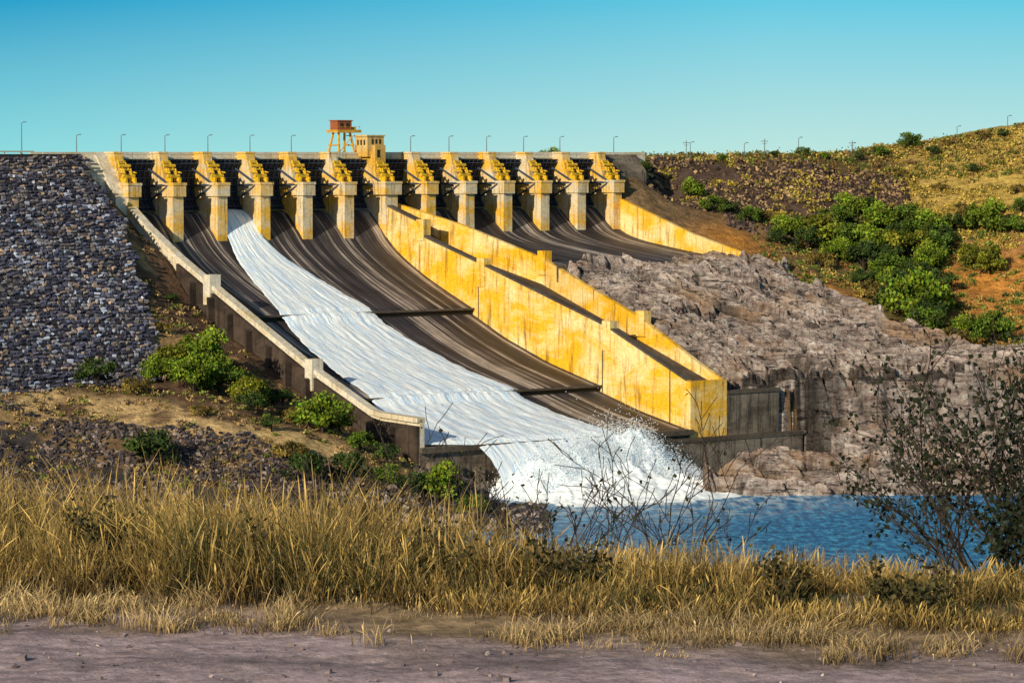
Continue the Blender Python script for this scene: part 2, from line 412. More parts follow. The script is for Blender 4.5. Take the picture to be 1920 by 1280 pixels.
eb.obj('embankment_core',[M_ebase],emb)
C=[];v=-.3
while v<92:
    v+=1.22*rng.uniform(.96,1.04)
    u=-150+rng.uniform(0,1)
    while u<float(EB(v))+1.2*math.sin(v*.5)+rng.uniform(-1,1):
        ww=rng.uniform(.6,1.8);C.append((u+ww/2,v+rng.normal(0,.08),ww,rng.uniform(.65,1.05)));u+=ww+rng.uniform(.05,.4)
C=np.array(C);nn=len(C)
wob=.35*np.sin(C[:,0]/7)+.5*fbm(C[:,0]/9,C[:,1]/9,2,8)
P=np.stack([C[:,0],-(C[:,1]+wob),-.69*(C[:,1]+wob)-.35+rng.uniform(-.3,.2,nn)],1)
S=np.stack([C[:,2],C[:,3],rng.uniform(.5,1.2,nn)],1)
bs=np.array([(1,0,0),(0,1/sl,.69/sl),(0,-.69/sl,1/sl)])
patch=(.45+.9*fbm(C[:,0]/14,C[:,1]/14,4,98))[:,None]*(np.array([1,1,1])+np.clip(1-C[:,1]/22,0,1)[:,None]*np.array([.2,.06,-.1]))
o=stones('riprap_stones',P,S,patch*stonecols(nn,[(.095,.10,.16),(.20,.185,.20),(.045,.048,.08),(.36,.27,.22),(.34,.38,.50)],[.34,.24,.2,.09,.13]),bs,.3)
o.parent=emb
gr=MB()
for k in range(24):
    u=-150+k*5.2;gr.lbox(u,u+.25,-.9,-.6,-.2,.75)
gr.lbox(-155,-26,-.6,-.5,.35,.8)
gr.obj('guard_rail',[M_rail],dam=True)

def scatter(cond,xr,yr,n):
    x=rng.uniform(*xr,n);y=rng.uniform(*yr,n);k=cond(x,y);return x[k],y[k]
x,y=scatter(lambda x,y:(fbm(x/9,y/9,3,5)>.36)&(x+3*vn(y/4,x/4,2)>47),(44,134),(1054,1097),8500)
n_=len(x);z=T(x,y)+.1
stones('riprap_slope_rocks',np.stack([x,y,z],1),rng.uniform(.4,1.5,(n_,3))*(.5+fbm(x/6,y/6,3,33))[:,None],stonecols(n_,[(.04,.028,.025),(.10,.065,.05),(.28,.18,.10),(.44,.30,.14)],[.44,.3,.18,.08]))
x,y=scatter(lambda x,y:fbm(x/9,y/9,3,5)>.3,(70,112),(1036,1050),900);n_=len(x)
stones('bench_rocks',np.stack([x,y,T(x,y)+.1],1),rng.uniform(.5,1.5,(n_,3)),stonecols(n_,[(.06,.045,.04),(.15,.1,.08)],[.6,.4]))
x,y=scatter(lambda x,y:(y<790-.16*(x+100)+6*vn(x/6,y*0,3))&(fbm(x/12,y/12,3,15)>.33),(-150,-35),(735,800),7500)
n_=len(x)
stones('rubble_heap',np.stack([x,y,T(x,y)+.1],1),rng.uniform(.3,1.3,(n_,3)),stonecols(n_,[(.04,.035,.045),(.10,.08,.08),(.25,.2,.18)],[.5,.33,.17]))
x,y=scatter(lambda x,y:(y<778)|(x>-24),(-34,8),(742,800),700);n_=len(x)
zz=np.maximum(T(x,y),-88.3)
stones('shore_rocks',np.stack([x,y,zz+.1],1),rng.uniform(.6,2.6,(n_,3)),stonecols(n_,[(.05,.045,.05),(.14,.12,.12),(.32,.27,.25)],[.45,.33,.22]))
# ------------------------------------------------------------------ spillway dam
dam=bpy.data.objects.new('spillway_dam',None);COL.objects.link(dam)
dam.location=(OX,OY,0);dam.rotation_euler=(0,0,TH)
PU=[0,15.2,30.4,45.6,60.8,76.0,92.0,107,122,137,152,167,182]
for k,u in enumerate(PU):
    b=MB();big=(k==6)
    h=1.5 if not big else 1.9
    b.prism([(-9,-.6),(-2.4,-.6),(-2.2,.5),(2.4,.5),(3.0,-1.6),(5.6,-8.6),(10.5,-8.6),(10.5,-30),(-9,-30)],u-h,u+h)
    w_=2.25 if not big else 3.2
    b.prism([(5.2,-8.7),(5.2,-12.6),(11.6,-12.6),(11.6,-9.2),(11.1,-8.6)],u-w_,u+w_)
    b.lbox(u-w_-.15,u+w_+.15,5.0,11.8,-9.3,-8.5)
    b.lbox(u-h-.3,u+h+.3,7.2,10.8,-30,-12.6)
    b.lbox(u-h-.2,u+h+.2,-2.5,2.7,-.1,.55)
    b.obj('pier_%d'%k,[M_con],dam,bevel=.08)
    q=MB()
    q.lbox(u-1.2,u+1.2,3.6,4.6,-2.9,-2.2,0);q.lbox(u-1.3,u+1.3,4.8,7.0,-4.9,-4.4,0)
    q.tube((u-1.9,-5.9,-3.6),(u+1.9,-5.9,-3.6),.5,.5,10,0)
    q.tube((u-2.0,-8.0,-6.6),(u+2.0,-8.0,-6.6),.65,.65,10,0)
    for s in(-1,1):
        q.tube((u+s*1.2,-4.0,-2.2),(u+s*1.2,-8.6,-7.2),.25,.25,6,0)
        q.tube((u+s*1.2,-7.4,-4.4),(u+s*1.2,-8.9,-8.4),.2,.2,6,0)
        q.lbox(u+s*1.5-.3,u+s*1.5+.3,6.6,9.6,-8.5,-7.0,0)
        q.tube((u+s*1.9,-9.4,-5.6),(u+s*1.9,-5.2,-5.2),.22,.22,6,0)
    q.obj('hoist_%d'%k,[M_yel],dam)
for k in range(12):
    u0=PU[k]+1.55+(.4 if k==6 else 0);u1=PU[k+1]-1.55-(.4 if k==5 else 0)
    b=MB();tv,tz,R=9.0,-9.2,11.2
    pts=[]
    for j in range(15):
        z=-1.8-15.0*j/14;pts.append((tv-math.sqrt(max(R*R-(z-tz)**2,0)),z))
    for j in range(14):
        (va,za),(vb,zb)=pts[j],pts[j+1]
        b.add([(u0,-va,za),(u1,-va,za),(u1,-vb,zb),(u0,-vb,zb)],[(0,1,2,3)],0)
        if j%2==1:b.lbox(u0,u1,va+.02,va+.75,za-.12,za+.12,1)
    for i in range(7):
        uu=u0+(u1-u0)*(i+.5)/7
        for j in range(14):
            (va,za),(vb,zb)=pts[j],pts[j+1]
            b.tube((uu,-va-.35,za),(uu,-vb-.35,zb),.14,.14,4,1)
    for s in(u0+1.6,u1-1.6):
        e=u0+.3 if s<(u0+u1)/2 else u1-.3
        for zt in(-4.5,-9.5,-14):
            vv=tv-math.sqrt(R*R-(zt-tz)**2)+.6
            b.tube((s,-vv,zt),(e,-tv,tz),.3,.4,6,1)
    b.obj('radial_gate_%d'%k,[M_gate,M_rib],dam)
b=MB();b.lbox(-22,205,-10,-2.6,-2.4,-.35,0);b.lbox(-22,205,-2.9,-2.55,-.35,.45,0);b.lbox(-22,205,-10.2,-9.8,-.35,.45,0)
for k in range(12):
    b.lbox(PU[k]+2,PU[k+1]-2,-2.55,-2.2,-1.6,-1.1,0)
b.obj('road_deck',[M_conl],dam)
b=MB();b.prism([(-9,-.4),(-1,-.4),(7,-9.5),(10,-12.5),(10,-30),(-9,-30)],-5.5,-1.5)
b.prism([(-9,-.5),(-1.5,-.5),(4,-6.5),(4,-30),(-9,-30)],-14,-5.5)
b.obj('abutment_wing',[M_conl],dam)
b=MB();b.prism([(-9,-.4),(-1,-.4),(4,-6),(4,-30),(-9,-30)],183.7,200)
b.obj('abutment_wing_right',[M_cond],dam)
def floor_mesh(name,pv,pz,ul,ur,th=3.):
    vv=[];
    for a,b_ in zip(pv[:-1],pv[1:]):
        k=max(1,int((b_-a)/2.5));vv+=list(np.linspace(a,b_,k,endpoint=False))
    vv.append(pv[-1]);vv=np.array(vv)
    f=np.interp(vv,pv,pz);zz=f.copy()
    for i in range(1,len(vv)-1):
        if vv[i+1]-vv[i]>.5 and vv[i]-vv[i-1]>.5:zz[i]=.25*f[i-1]+.5*f[i]+.25*f[i+1]
    q=MB();vs=[];nu=24
    for v_,z_ in zip(vv,zz):
        a=ul(v_);c=ur(v_)
        for i in range(nu+1):vs.append((a+(c-a)*i/nu,-v_,z_))
    fs=[]
    for j in range(len(vv)-1):
        for i in range(nu):
            a=j*(nu+1)+i;fs.append((a,a+1,a+nu+2,a+nu+1))
    q.add(vs,fs);return q
q=floor_mesh('c',FLv,FLz,lambda v:0,lambda v:91)
o=q.obj('chute_floor',[M_chute],dam,smooth=True)
q=floor_mesh('c',FRv,FRz,lambda v:float(far_u(v)) if v>5 else 92,lambda v:184)
q.obj('chute_floor_right',[M_chute],dam,smooth=True)
b=MB()
for v_,z_ in((53.9,-45.6),(113.1,-65.1)):
    for a_,b__ in((.8,15),(15.1,30.2),(30.3,45.5),(45.6,60.5),(60.6,75.6),(75.7,90.2)):
        j=rng.uniform(-.1,.1);b.lbox(a_,b__,v_-.5,v_+1.0+j,z_-.45,z_+.08,0)
    b.lbox(.8,90.2,v_-.3,v_+.1,z_-2.6,z_-.45,3)  # near-black riser: shadow under the lip put into its colour
b.lbox(-1,91,149.6,151.2,-92,-74.9,1)
b.lbox(-1,91,149.5,152.4,-76.4,-75.0,0)
for k in range(3):b.lbox(1+k*7.5,3.2+k*7.5,151.2,154.5-k*.4,-92,-78.5-k*1.2,1)
b.lbox(-1,24,151.2,157,-92,-84.5,1)
b.lbox(float(far_u(67))-1,185,67,67.8,-38,-33.1,1)
b.obj('chute_steps',[M_top,M_cond,M_conl,M_dark],dam)
lw=[(0,6,-13,-30),(0,20,-21,-36),(0,36.5,-29.2,-44),(0,53,-36.2,-52),(0,80,-47.6,-62),(0,103,-57.1,-72),(0,130,-66.6,-80),(0,134,-67.2,-84),(0,151,-67.6,-92)]
b=MB();b.wall(lw,1.5,0)
b.wall([(u-.3,v,zt+.35,zt-.9) for u,v,zt,zb in lw],2.5,0)
for v_,zt in((53,-36),(103,-57)):
    b.lbox(-2.3,1.3,v_-1.6,v_+1.8,zt-6,zt+2.4,0)
b.obj('left_training_wall',[M_conl],dam)
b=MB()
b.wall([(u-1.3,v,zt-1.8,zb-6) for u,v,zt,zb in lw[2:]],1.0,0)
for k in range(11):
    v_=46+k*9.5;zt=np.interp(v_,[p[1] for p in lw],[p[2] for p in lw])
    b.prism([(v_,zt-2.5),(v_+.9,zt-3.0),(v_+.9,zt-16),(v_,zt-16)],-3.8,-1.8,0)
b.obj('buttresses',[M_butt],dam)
vv=sorted(set(list(NTv)+[14,40,53.8,54,70,90,112.9,113.1,130]))
nt_=[(91.0,v,float(np.interp(v,NTv,NTz)),float(np.interp(v,FLv,FLz))-4) for v in vv]
b=MB();b.wall(nt_,1.6,0)
for v_,zt,hh in((28,-20.2,6),(58,-31.2,8),(116,-47.2,8)):
    b.lbox(89.9,92.6,v_-1.8,v_+1.8,zt-hh,zt+.4,0)
vf=[5,15,30,45,57.6,75,95,115.5,130,140,150]
b.wall([(float(far_u(v)),v,float(np.interp(v,FTv,FTz)),float(np.interp(v,FTv,FTz))-17) for v in vf],1.4,0)
for v_,zt in((58,-31.2),(116,-46.6)):
    uu=float(far_u(v_));b.lbox(uu-1.3,uu+1.3,v_-1.8,v_+1.8,zt-5,zt+2.2,0)
b.lbox(90.3,103.6,149.8,151.6,-92,-61.9,0)
b.obj('divider_walls',[M_conw],dam)
b=MB();vs=[];fs=[]
for v_ in vf:
    zz=min(float(np.interp(v_,FTv,FTz)),float(np.interp(v_,NTv,NTz)))-float(np.interp(v_,[5,30,58,115,150],[2.5,4.5,6.,4.,1.6]))
    vs+=[(91.6,-v_,zz),(float(far_u(v_))-.4,-v_,zz-.8)]
for k in range(len(vf)-1):fs.append((2*k,2*k+1,2*k+3,2*k+2))
b.add(vs,fs)
b.wall([(91.3,v,float(np.interp(v,NTv,NTz))+.18,float(np.interp(v,NTv,NTz))-.35) for v in vv],2.3,0)
for v_ in(56.5,114,143):
    zt=float(np.interp(v_,NTv,NTz));zb=float(np.interp(v_,FLv,FLz));b.lbox(90.12,90.19,v_,v_+.4,zb,zt-.4,0)
b.obj('divider_walkway',[M_top],dam)
b=MB();rw=[(184,4,-13.5,-32),(184,10.4,-14.6,-34),(184,25,-19.0,-36),(184,45,-25.0,-38),(184,60,-28.4,-40),(184,69,-30.4,-42)]
b.wall(rw,1.4,0);b.obj('right_training_wall',[M_conw],dam)
b=MB();b.lbox(103.7,123,149.0,151.5,-92,-65.5,0);b.lbox(103.7,123.4,148.5,151.8,-66.0,-65.0,2)
b.lbox(60,129,152.5,155,-92,-77.6,0);b.lbox(60,129.3,152.1,155.2,-78.2,-77.2,2)
b.lbox(103.7,129,151.5,152.4,-92,-78,0)
b.obj('end_sill_wall',[M_cond,M_conl,M_top],dam)
b=MB();u=92
b.lbox(u-3.2,u+3.0,-4,2.4,-1,5.2,0);b.lbox(u-3.5,u+3.3,-4.3,2.7,5.2,5.7,0)
b.lbox(u-1.7,u+2.2,2.4,4.4,-8.7,2.6,0)
for i in range(3):b.lbox(u-1.6+i*1.4,u-.9+i*1.4,2.38,2.46,3.0,4.4,1)
for i in range(3):b.lbox(u-3.26,u-3.18,-3+i*1.7,-2.2+i*1.7,2.6,4.2,1)
b.lbox(u-1.0,u+.1,4.38,4.46,-1.2,1.2,1)
b.obj('control_tower',[M_tower,M_dark],dam=True)
b=MB();u=85
for du in(-2.6,2.6):
    for v_,tp in((-9,-7.4),(-3.2,-4.6)):
        b.tube((u+du*1.15,-v_,-.3),(u+du*.8,-tp,6.6),.42,.38,6,0)
b.tube((u-2.8,9,2.6),(u-2.8,3.2,2.6),.25,.25,6,0);b.tube((u+2.8,9,2.6),(u+2.8,3.2,2.6),.25,.25,6,0)
b.tube((u-2.8,3.3,.4),(u+2.8,3.6,5.6),.14,.14,5,0)
b.lbox(u-3.6,u+5.4,-9,-3,6.4,7.3,0)
b.lbox(u-2.9,u+2.4,-8,-4,7.3,10.0,1);b.lbox(u-3.2,u+2.7,-8.3,-3.7,10.0,10.3,1)
b.tube((u+4.9,3.3,7.2),(u+4.9,3.3,8.6),.09,.09,4,0);b.tube((u-3.4,3.2,8.2),(u+5.1,3.2,8.2),.07,.07,4,0)
b.lbox(u-1.9,u-.7,-4,-3.94,8,9.4,2);b.lbox(u+.3,u+1.6,-4,-3.94,8,9.4,2)
b.lbox(u+3.0,u+4.4,-7.5,-4.5,7.3,8.2,0)
b.obj('gantry_crane',[M_ymet,M_rust,M_dark],dam=True)

# ------------------------------------------------------------------ street lamps
def lamp(x,y,z0,h):
    b=MB();b.tube((0,0,0),(0,0,h),.15,.10,6)
    b.tube((0,0,h),(.9,-.2,h+.25),.08,.07,5);b.box(.5,1.4,-.35,0,h+.12,h+.38)
    b.box(-.3,.3,-.3,.3,-.1,.25)
    o=b.obj('street_lamp',[M_pole]);o.location=(x,y,z0);return o
for k in range(13):
    u=-7+k*15.1+(5 if k==6 else 0);x,y=W(u,-9.3);lamp(x,y,-.3,5.6)
x,y=W(-27,-6);lamp(x,y,-.2,9)
x,y=W(196,-8);lamp(x,y,-.3,5.6)
for x,y in((61,1097),(79.7,1100),(98.6,1103),(117.4,1107),(156,1124),(174,1126)):
    z=float(T(np.array([x]),np.array([y]))[0]);lamp(x,y,z,6.)
def upole(x,y,h):
    z=float(T(np.array([x]),np.array([y]))[0]);b=MB();b.tube((0,0,0),(0,0,h),.16,.11,6);b.box(-1.2,1.2,-.08,.08,h-1,h-.8);b.box(-.8,.8,-.07,.07,h-1.8,h-1.65)
    o=b.obj('utility_pole',[M_pole]);o.location=(x,y,z)
for x,y in((87,1104),(60,1104),(118,1112)):upole(x,y,6.5)

# ------------------------------------------------------------------ spillway water
vv=np.concatenate([np.arange(1.2,149.6,.55),np.linspace(149.8,164,26)])
ULv=[1,10,25,54,113,149.6,151.5,164];ULu=[32.1,32.3,28.5,22,11,1.2,17,20];URv=[1,10,25,54,113,150,164];URu=[44.0,44.3,48.5,54.3,59,64.8,68]
nt=120;tt=np.linspace(0,1,nt)
Vv,Tt=np.meshgrid(vv,tt,indexing='ij')
ul=np.interp(Vv,ULv,ULu)+.9*(fbm(Vv/3,Vv*0+1,4,2)-.5);ur=np.interp(Vv,URv,URu)+2.2*(fbm(Vv/4,Vv*0+7,5,3)-.5)
U=ul+(ur-ul)*Tt
vs_=np.clip(Vv,0,149.5)
fz=np.interp(vs_,FLv,FLz)
sm=np.zeros_like(fz)
for d_ in(-.5,0,1.2,2.6,4.2):sm+=np.interp(np.clip(vs_-d_,0.5,149.5),FLv,FLz)
top=np.maximum(fz,sm/5)
drop=np.where(Vv>149.6,-.33*(Vv-149.6)-.055*(Vv-149.6)**2,0)
Zw=top+.22+.5*np.sin(np.pi*Tt)**.4+(fbm(Tt*26,Vv/9,5,6)-.5)*.34*sstep(0,.06,Tt)*sstep(0,.06,1-Tt)*(1+Vv/90)+drop
for s in(55,114):Zw+=.9*np.exp(-((Vv-s-1.5)/2.)**2)*(.5+fbm(U/1.2,Vv/1.2,3,11))*np.sin(np.pi*Tt)**.5
V=np.stack([U.ravel(),-Vv.ravel(),Zw.ravel()],1)
npobj('spillway_water',V,gridfaces(nt,len(vv)),M_foam,None,True,True)
uu=np.arange(-8,110,.4);v2=np.arange(151.5,206,.4);U,Vq=np.meshgrid(uu,v2)
den=sstep(12,28,U+6*(fbm(Vq/3,U/3,3,8)-.5))*(1-sstep(60,88,U+16*(fbm(Vq/4,U/4,4,5)-.5)))
env=np.exp(-((Vq-158)/9.)**2)*1.0+.34*np.exp(-((Vq-176)/15)**2)
env=env*den
lump=fbm(U/8,Vq/6,6,93);lump2=fbm(U/2.6,Vq/2.2,6,71)
rise=1+.22*np.exp(-((U-56)/12)**2)
Hh=env*(6+8*lump*sstep(16,50,U))*rise+ (lump2-.5)*5.*np.sqrt(env+.0001)
Zf=-88.5+Hh
npobj('plunge_whitewater',np.stack([U.ravel(),-Vq.ravel(),Zf.ravel()],1),gridfaces(len(uu),len(v2)),M_spray,None,True,True)
nd=80000
du=rng.normal(52,18,nd);dv=rng.normal(161,10,nd);hz=rng.exponential(1.,nd)
env=np.exp(-((dv-159)/10)**2)*sstep(10,30,du)*(1-sstep(62,96,du))
rise=1+.22*np.exp(-((du-56)/12)**2)
dz=-88+env*(5.5+8*fbm(du/8,dv/6,6,93)*sstep(16,50,du))*rise+hz*env*1.6
k=(env>.05)&(dv>152.5);D=np.stack([du[k],-dv[k],dz[k]],1);nd=len(D)
tet=np.array([(1,1,1),(-1,-1,1),(-1,1,-1),(1,-1,-1)],float)*.10
V=(tet[None]*rng.uniform(.3,1.3,(nd,1,1))+D[:,None]).reshape(-1,3)
F=(np.array([(0,1,2),(0,3,1),(0,2,3),(1,3,2)])[None]+4*np.arange(nd)[:,None,None]).reshape(-1,3)
npobj('spray_droplets',V,F,M_spray,None,False,True)

# ------------------------------------------------------------------ vegetation
def leafquads(C,size,cols,flat=0.):
    n=len(C);R=rot_rand(n)
    q=np.array([(-.5,-.35,0),(.5,-.5,0),(.45,.5,0),(-.55,.4,.12)])
    P=np.einsum('nij,kj->nki',R,q)*size[:,None,None]
    return (P+C[:,None]).reshape(-1,3),np.arange(4*n).reshape(-1,4),np.repeat(cols,4,0)
def tree_proto(seed,width,height,nclump,leaves,green):
    r=np.random.default_rng(seed);b=MB()
    cl=[]
    for i in range(nclump):
        a=r.uniform(0,2*math.pi);rad=width*.5*math.sqrt(r.uniform(0,.75));hh=height*(.25+.65*r.uniform()*(1-.5*(rad/(width*.5))**2))
        cl.append((rad*math.cos(a),rad*math.sin(a),hh,width*r.uniform(.10,.21)))
    b.tube((0,0,-1.5),(0.1,0,height*.3),height*.045,height*.032,7)
    for c in cl[::2]:
        mid=(c[0]*.35,c[1]*.35,height*.3+(c[2]-height*.3)*.35)
        b.tube((0.1,0,height*.22),mid,height*.026,height*.016,5);b.tube(mid,c[:3],height*.016,height*.005,5)
    C=[];col=[];sz=[]
    for c in cl:
        k=int(leaves/nclump);d=r.normal(0,1,(k,3));d/=np.linalg.norm(d,axis=1)[:,None]
        rr_=c[3]*r.uniform(.35,1.2,(k,1))
        p=np.array(c[:3])+d*rr_*np.array([1,1,.8]);C.append(p)
        tone=r.uniform(.35,1.5)
        base=np.array(green)*tone*r.uniform(.5,1.4,(k,1));base[:,0:1]*=r.uniform(.8,1.5,(k,1));col.append(base)
        sz.append(r.uniform(.2,.5,k)*width/9)
    C=np.concatenate(C);col=np.concatenate(col);sz=np.concatenate(sz)
    V,F,cc=leafquads(C,sz,col)
    tv=np.array(b.v);nb=len(tv)
    me=bpy.data.meshes.new('tree_mesh')
    faces=[tuple(f) for f in b.f]+[tuple(f) for f in (F+nb)]
    me.from_pydata([tuple(p) for p in np.concatenate([tv,V])],[],faces)
    at=me.color_attributes.new('Col','FLOAT_COLOR','POINT')
    ca=np.ones((nb+len(V),4),np.float32);ca[:nb,:3]=(.07,.05,.035);ca[nb:,:3]=cc
    at.data.foreach_set('color',ca.ravel());me.materials.append(M_bark);me.materials.append(M_leaf)
    me.polygons.foreach_set('material_index',np.array([0]*len(b.f)+[1]*len(F),np.int32));me.update()
    return me
protos=[tree_proto(1,9,8,20,2200,(.07,.135,.013)),tree_proto(2,10,8,26,2600,(.11,.19,.013)),
        tree_proto(3,8,7.5,18,2000,(.035,.07,.014)),tree_proto(4,11,7.5,28,2600,(.15,.19,.016)),
        tree_proto(5,9,6,20,1500,(.20,.17,.04))]
def tree(x,y,wd,p=None,name='tree'):
    z=float(T(np.array([x]),np.array([y]))[0])
    me=protos[p if p is not None else random.randrange(4)]
    o=bpy.data.objects.new(name,me);COL.objects.link(o)
    s=wd/9.5;o.scale=(s,s*random.uniform(.9,1.1),s*random.uniform(.85,1.1));o.location=(x,y,z-.3*s);o.rotation_euler=(0,0,random.uniform(0,6.3))
TR=[(112,1062,12,1),(89,1038,11,1),(100,1036,14,3),(94,1044,9,0),(121,1050,14,1),(130,1052,12,0),(137,1046,13,1),(155,1046,14,1),(163,1040,10,0),
 (112,1020,15,2),(104,1024,11,1),(120,1012,13,0),(128,1010,13,2),(116,1030,14,1),(127,1028,15,3),(136,1030,12,0),(60,1066,9,1),(66,1050,9,0),(40,1082,9,0),(36,1084,9,2),(43,1078,7,0),
 (123,976,19,1),(116,984,12,2),(130,985,13,1),(112,990,12,4),(121,1000,13,2),(149,1015,12,3),(143,953,14,0),(126,968,14,2),(136,962,9,1),(72,1050,8,2),(78,1046,9,0),(84,1050,8,4),
 (139,1122,9,0),(100,1103,5,0),(108,1106,4,1),(152,1120,6,4),(165,1126,7,4),(85,1030,8,2),(98,1016,9,4),(150,1064,8,4),
 (107,1052,12,0),(118,1064,10,2),(126,1040,12,2),(133,1018,11,1),(125,992,12,0),(145,1050,10,2),(118,1003,10,1),(142,1034,9,4),
 (95,1030,12,2),(108,1034,13,0),(120,1022,12,2),(131,1040,12,0),(139,1038,11,2),(134,1000,11,2),(128,1000,10,0),(117,996,10,0),(110,1002,9,2),(124,960,12,0),(132,952,10,4),
 (160,1060,7,2),(170,1078,6,4),(145,1086,6,4),(158,1098,5,2),(168,1056,8,0),(133,1094,6,4),(146,1112,6,2),(172,1122,5,2),(128,1112,6,0),(120,1108,5,2),(90,1101,4,2),(72,1098,4,0),
 (-81,842,15,1),(-88,836,12,3),(-76,829,13,0),(-70,834,9,2),(-82,822,12,1),(-48,806,14,1),(-106,816,13,2),(-96,815,8,4),(-38,800,8,0),(-66,808,9,2),(-68,822,10,3),(-92,828,8,1),
 (-87,768,15,2),(-50,768,12,2),(-17,775,12,1),(-24,772,10,2),(-9,768,8,0),(-54,780,10,4),(-95,865,6,4),(-91,850,7,2),(-94,885,5,2),(-60,796,7,2),(-78,800,6,4),(-31,790,8,2),(-40,776,11,2),
 (-75,845,9,4),(-62,828,8,2),(-56,815,8,4),(-30,776,8,0),(-70,846,7,2),(-60,836,7,2),(-52,824,7,4),(-44,812,7,2),(-86,862,6,2)]
for t in TR:tree(*t)
for x,y,wd_,p in((1.,1085,7,0),(13,1090,8,1)):
    o=bpy.data.objects.new('tree',protos[p]);COL.objects.link(o);o.location=(x,y,-4.5);s=wd_/9.5;o.scale=(s,s,s)
def scrub(name,xr,yr,n,pal,p,cond,size=(.5,1.6),k=22,hs=.7):
    x,y=scatter(cond,xr,yr,n);m=len(x);z=T(x,y);s=rng.uniform(*size,m)**1.2
    d=rng.normal(0,.5,(m,k,3));d[:,:,2]=np.abs(d[:,:,2])*hs
    C=np.stack([x,y,z],1)[:,None]+d*s[:,None,None]
    pal=np.array(pal);c=pal[rng.choice(len(pal),m,p=p)][:,None]*rng.uniform(.5,1.5,(m,k,1))
    V,F,cc=leafquads(C.reshape(-1,3),np.repeat(s,k)*rng.uniform(.22,.5,m*k),c.reshape(-1,3))
    npobj(name,V,F,M_leaf,cc)
scrub('hillside_brush',(118,215),(1030,1135),7500,[(.48,.36,.07),(.38,.28,.06),(.24,.17,.04),(.11,.10,.03)],[.38,.3,.2,.12],lambda x,y:(fbm(x/14,y/14,3,66)>.36)&(x>122+12*vn(y/9,x*0,2)),(.4,1.4),14)
scrub('valley_scrub',(70,190),(945,1056),4200,[(.14,.20,.03),(.06,.09,.02),(.36,.27,.07),(.24,.12,.04)],[.35,.25,.25,.15],lambda x,y:(fbm(x/10,y/10,3,36)>.44)&(x>np.interp(y,[820,905,940,975,1000,1010],[300,215,130,106,84,78])),(.5,1.6),20)
scrub('crest_brush',(45,215),(1092,1135),2600,[(.10,.13,.02),(.34,.26,.07),(.16,.09,.035)],[.35,.35,.3],lambda x,y:fbm(x/7,y/7,3,46)>.38,(.5,1.7),18,.9)
scrub('left_bank_brush',(-135,-20),(755,925),4200,[(.15,.18,.03),(.36,.25,.11),(.08,.05,.035),(.2,.15,.05)],[.2,.28,.27,.25],lambda x,y:(UV(x,y)[0]<-4)&((UV(x,y)[0]>EB(UV(x,y)[1])+1)|(UV(x,y)[1]>92))&(fbm(x/8,y/8,3,56)>.43),(.4,1.3))
scrub('river_bank_grass',(72,170),(848,880),2200,[(.14,.2,.02),(.30,.24,.07)],[.65,.35],lambda x,y:(fbm(x/10,y/10,3,36)>.3)&(y<ledge(x)-10)&(UV(x,y)[0]>131),(.4,1.0))
scrub('riprap_weeds',(50,140),(1054,1096),700,[(.38,.29,.05),(.2,.17,.03)],[.65,.35],lambda x,y:fbm(x/10,y/10,3,96)>.47,(.6,1.8))

# ------------------------------------------------------------------ foreground
def edgeY(x):return 16.3-.27*x+.25*(fbm(x*1.3,x*0+3,3,4)-.5)
ax=np.arange(-9,9,.03);ay=np.arange(9,18.5,.03);X,Y=np.meshgrid(ax,ay)
pz=-2.4+.035*(fbm(X*1.5,Y*2.,5,4)-.5)+.02*(fbm(X*12,Y*12,3,14)-.5)
pz=pz+.05*sstep(-.3,.3,Y-edgeY(X))-np.maximum(Y-17,0)*.16
nz=fbm(X*1.2,Y*3,5,44)[...,None];n2=fbm(X*9,Y*18,4,45)[...,None]
rc=np.array([.33,.255,.27])*(.35+1.3*nz)*(.6+.8*n2)
ed=sstep(-1.3,.1,Y-edgeY(X)+1.6*(fbm(X*2,Y*2,4,47)-.5))[...,None]
rc=rc*(1-ed)+np.array([.25,.18,.11])*(.3+1.2*n2)*ed
M_road=attr_mat('dirt_road_gravel',.95,14,.5,1.5,.7,.02)
npobj('dirt_road',np.stack([X.ravel(),Y.ravel(),pz.ravel()],1),gridfaces(len(ax),len(ay)),M_road,rc.reshape(-1,3),True)
x=rng.uniform(-4,4,900);y=rng.uniform(12.5,17,900)
stones('road_pebbles',np.stack([x,y,np.full(900,-2.4)+.0],1),(rng.exponential(.007,(900,1))+.006)*rng.uniform(.6,1.2,(900,3)),stonecols(900,[(.28,.22,.22),(.16,.12,.12),(.36,.30,.28)],[.5,.35,.15]))
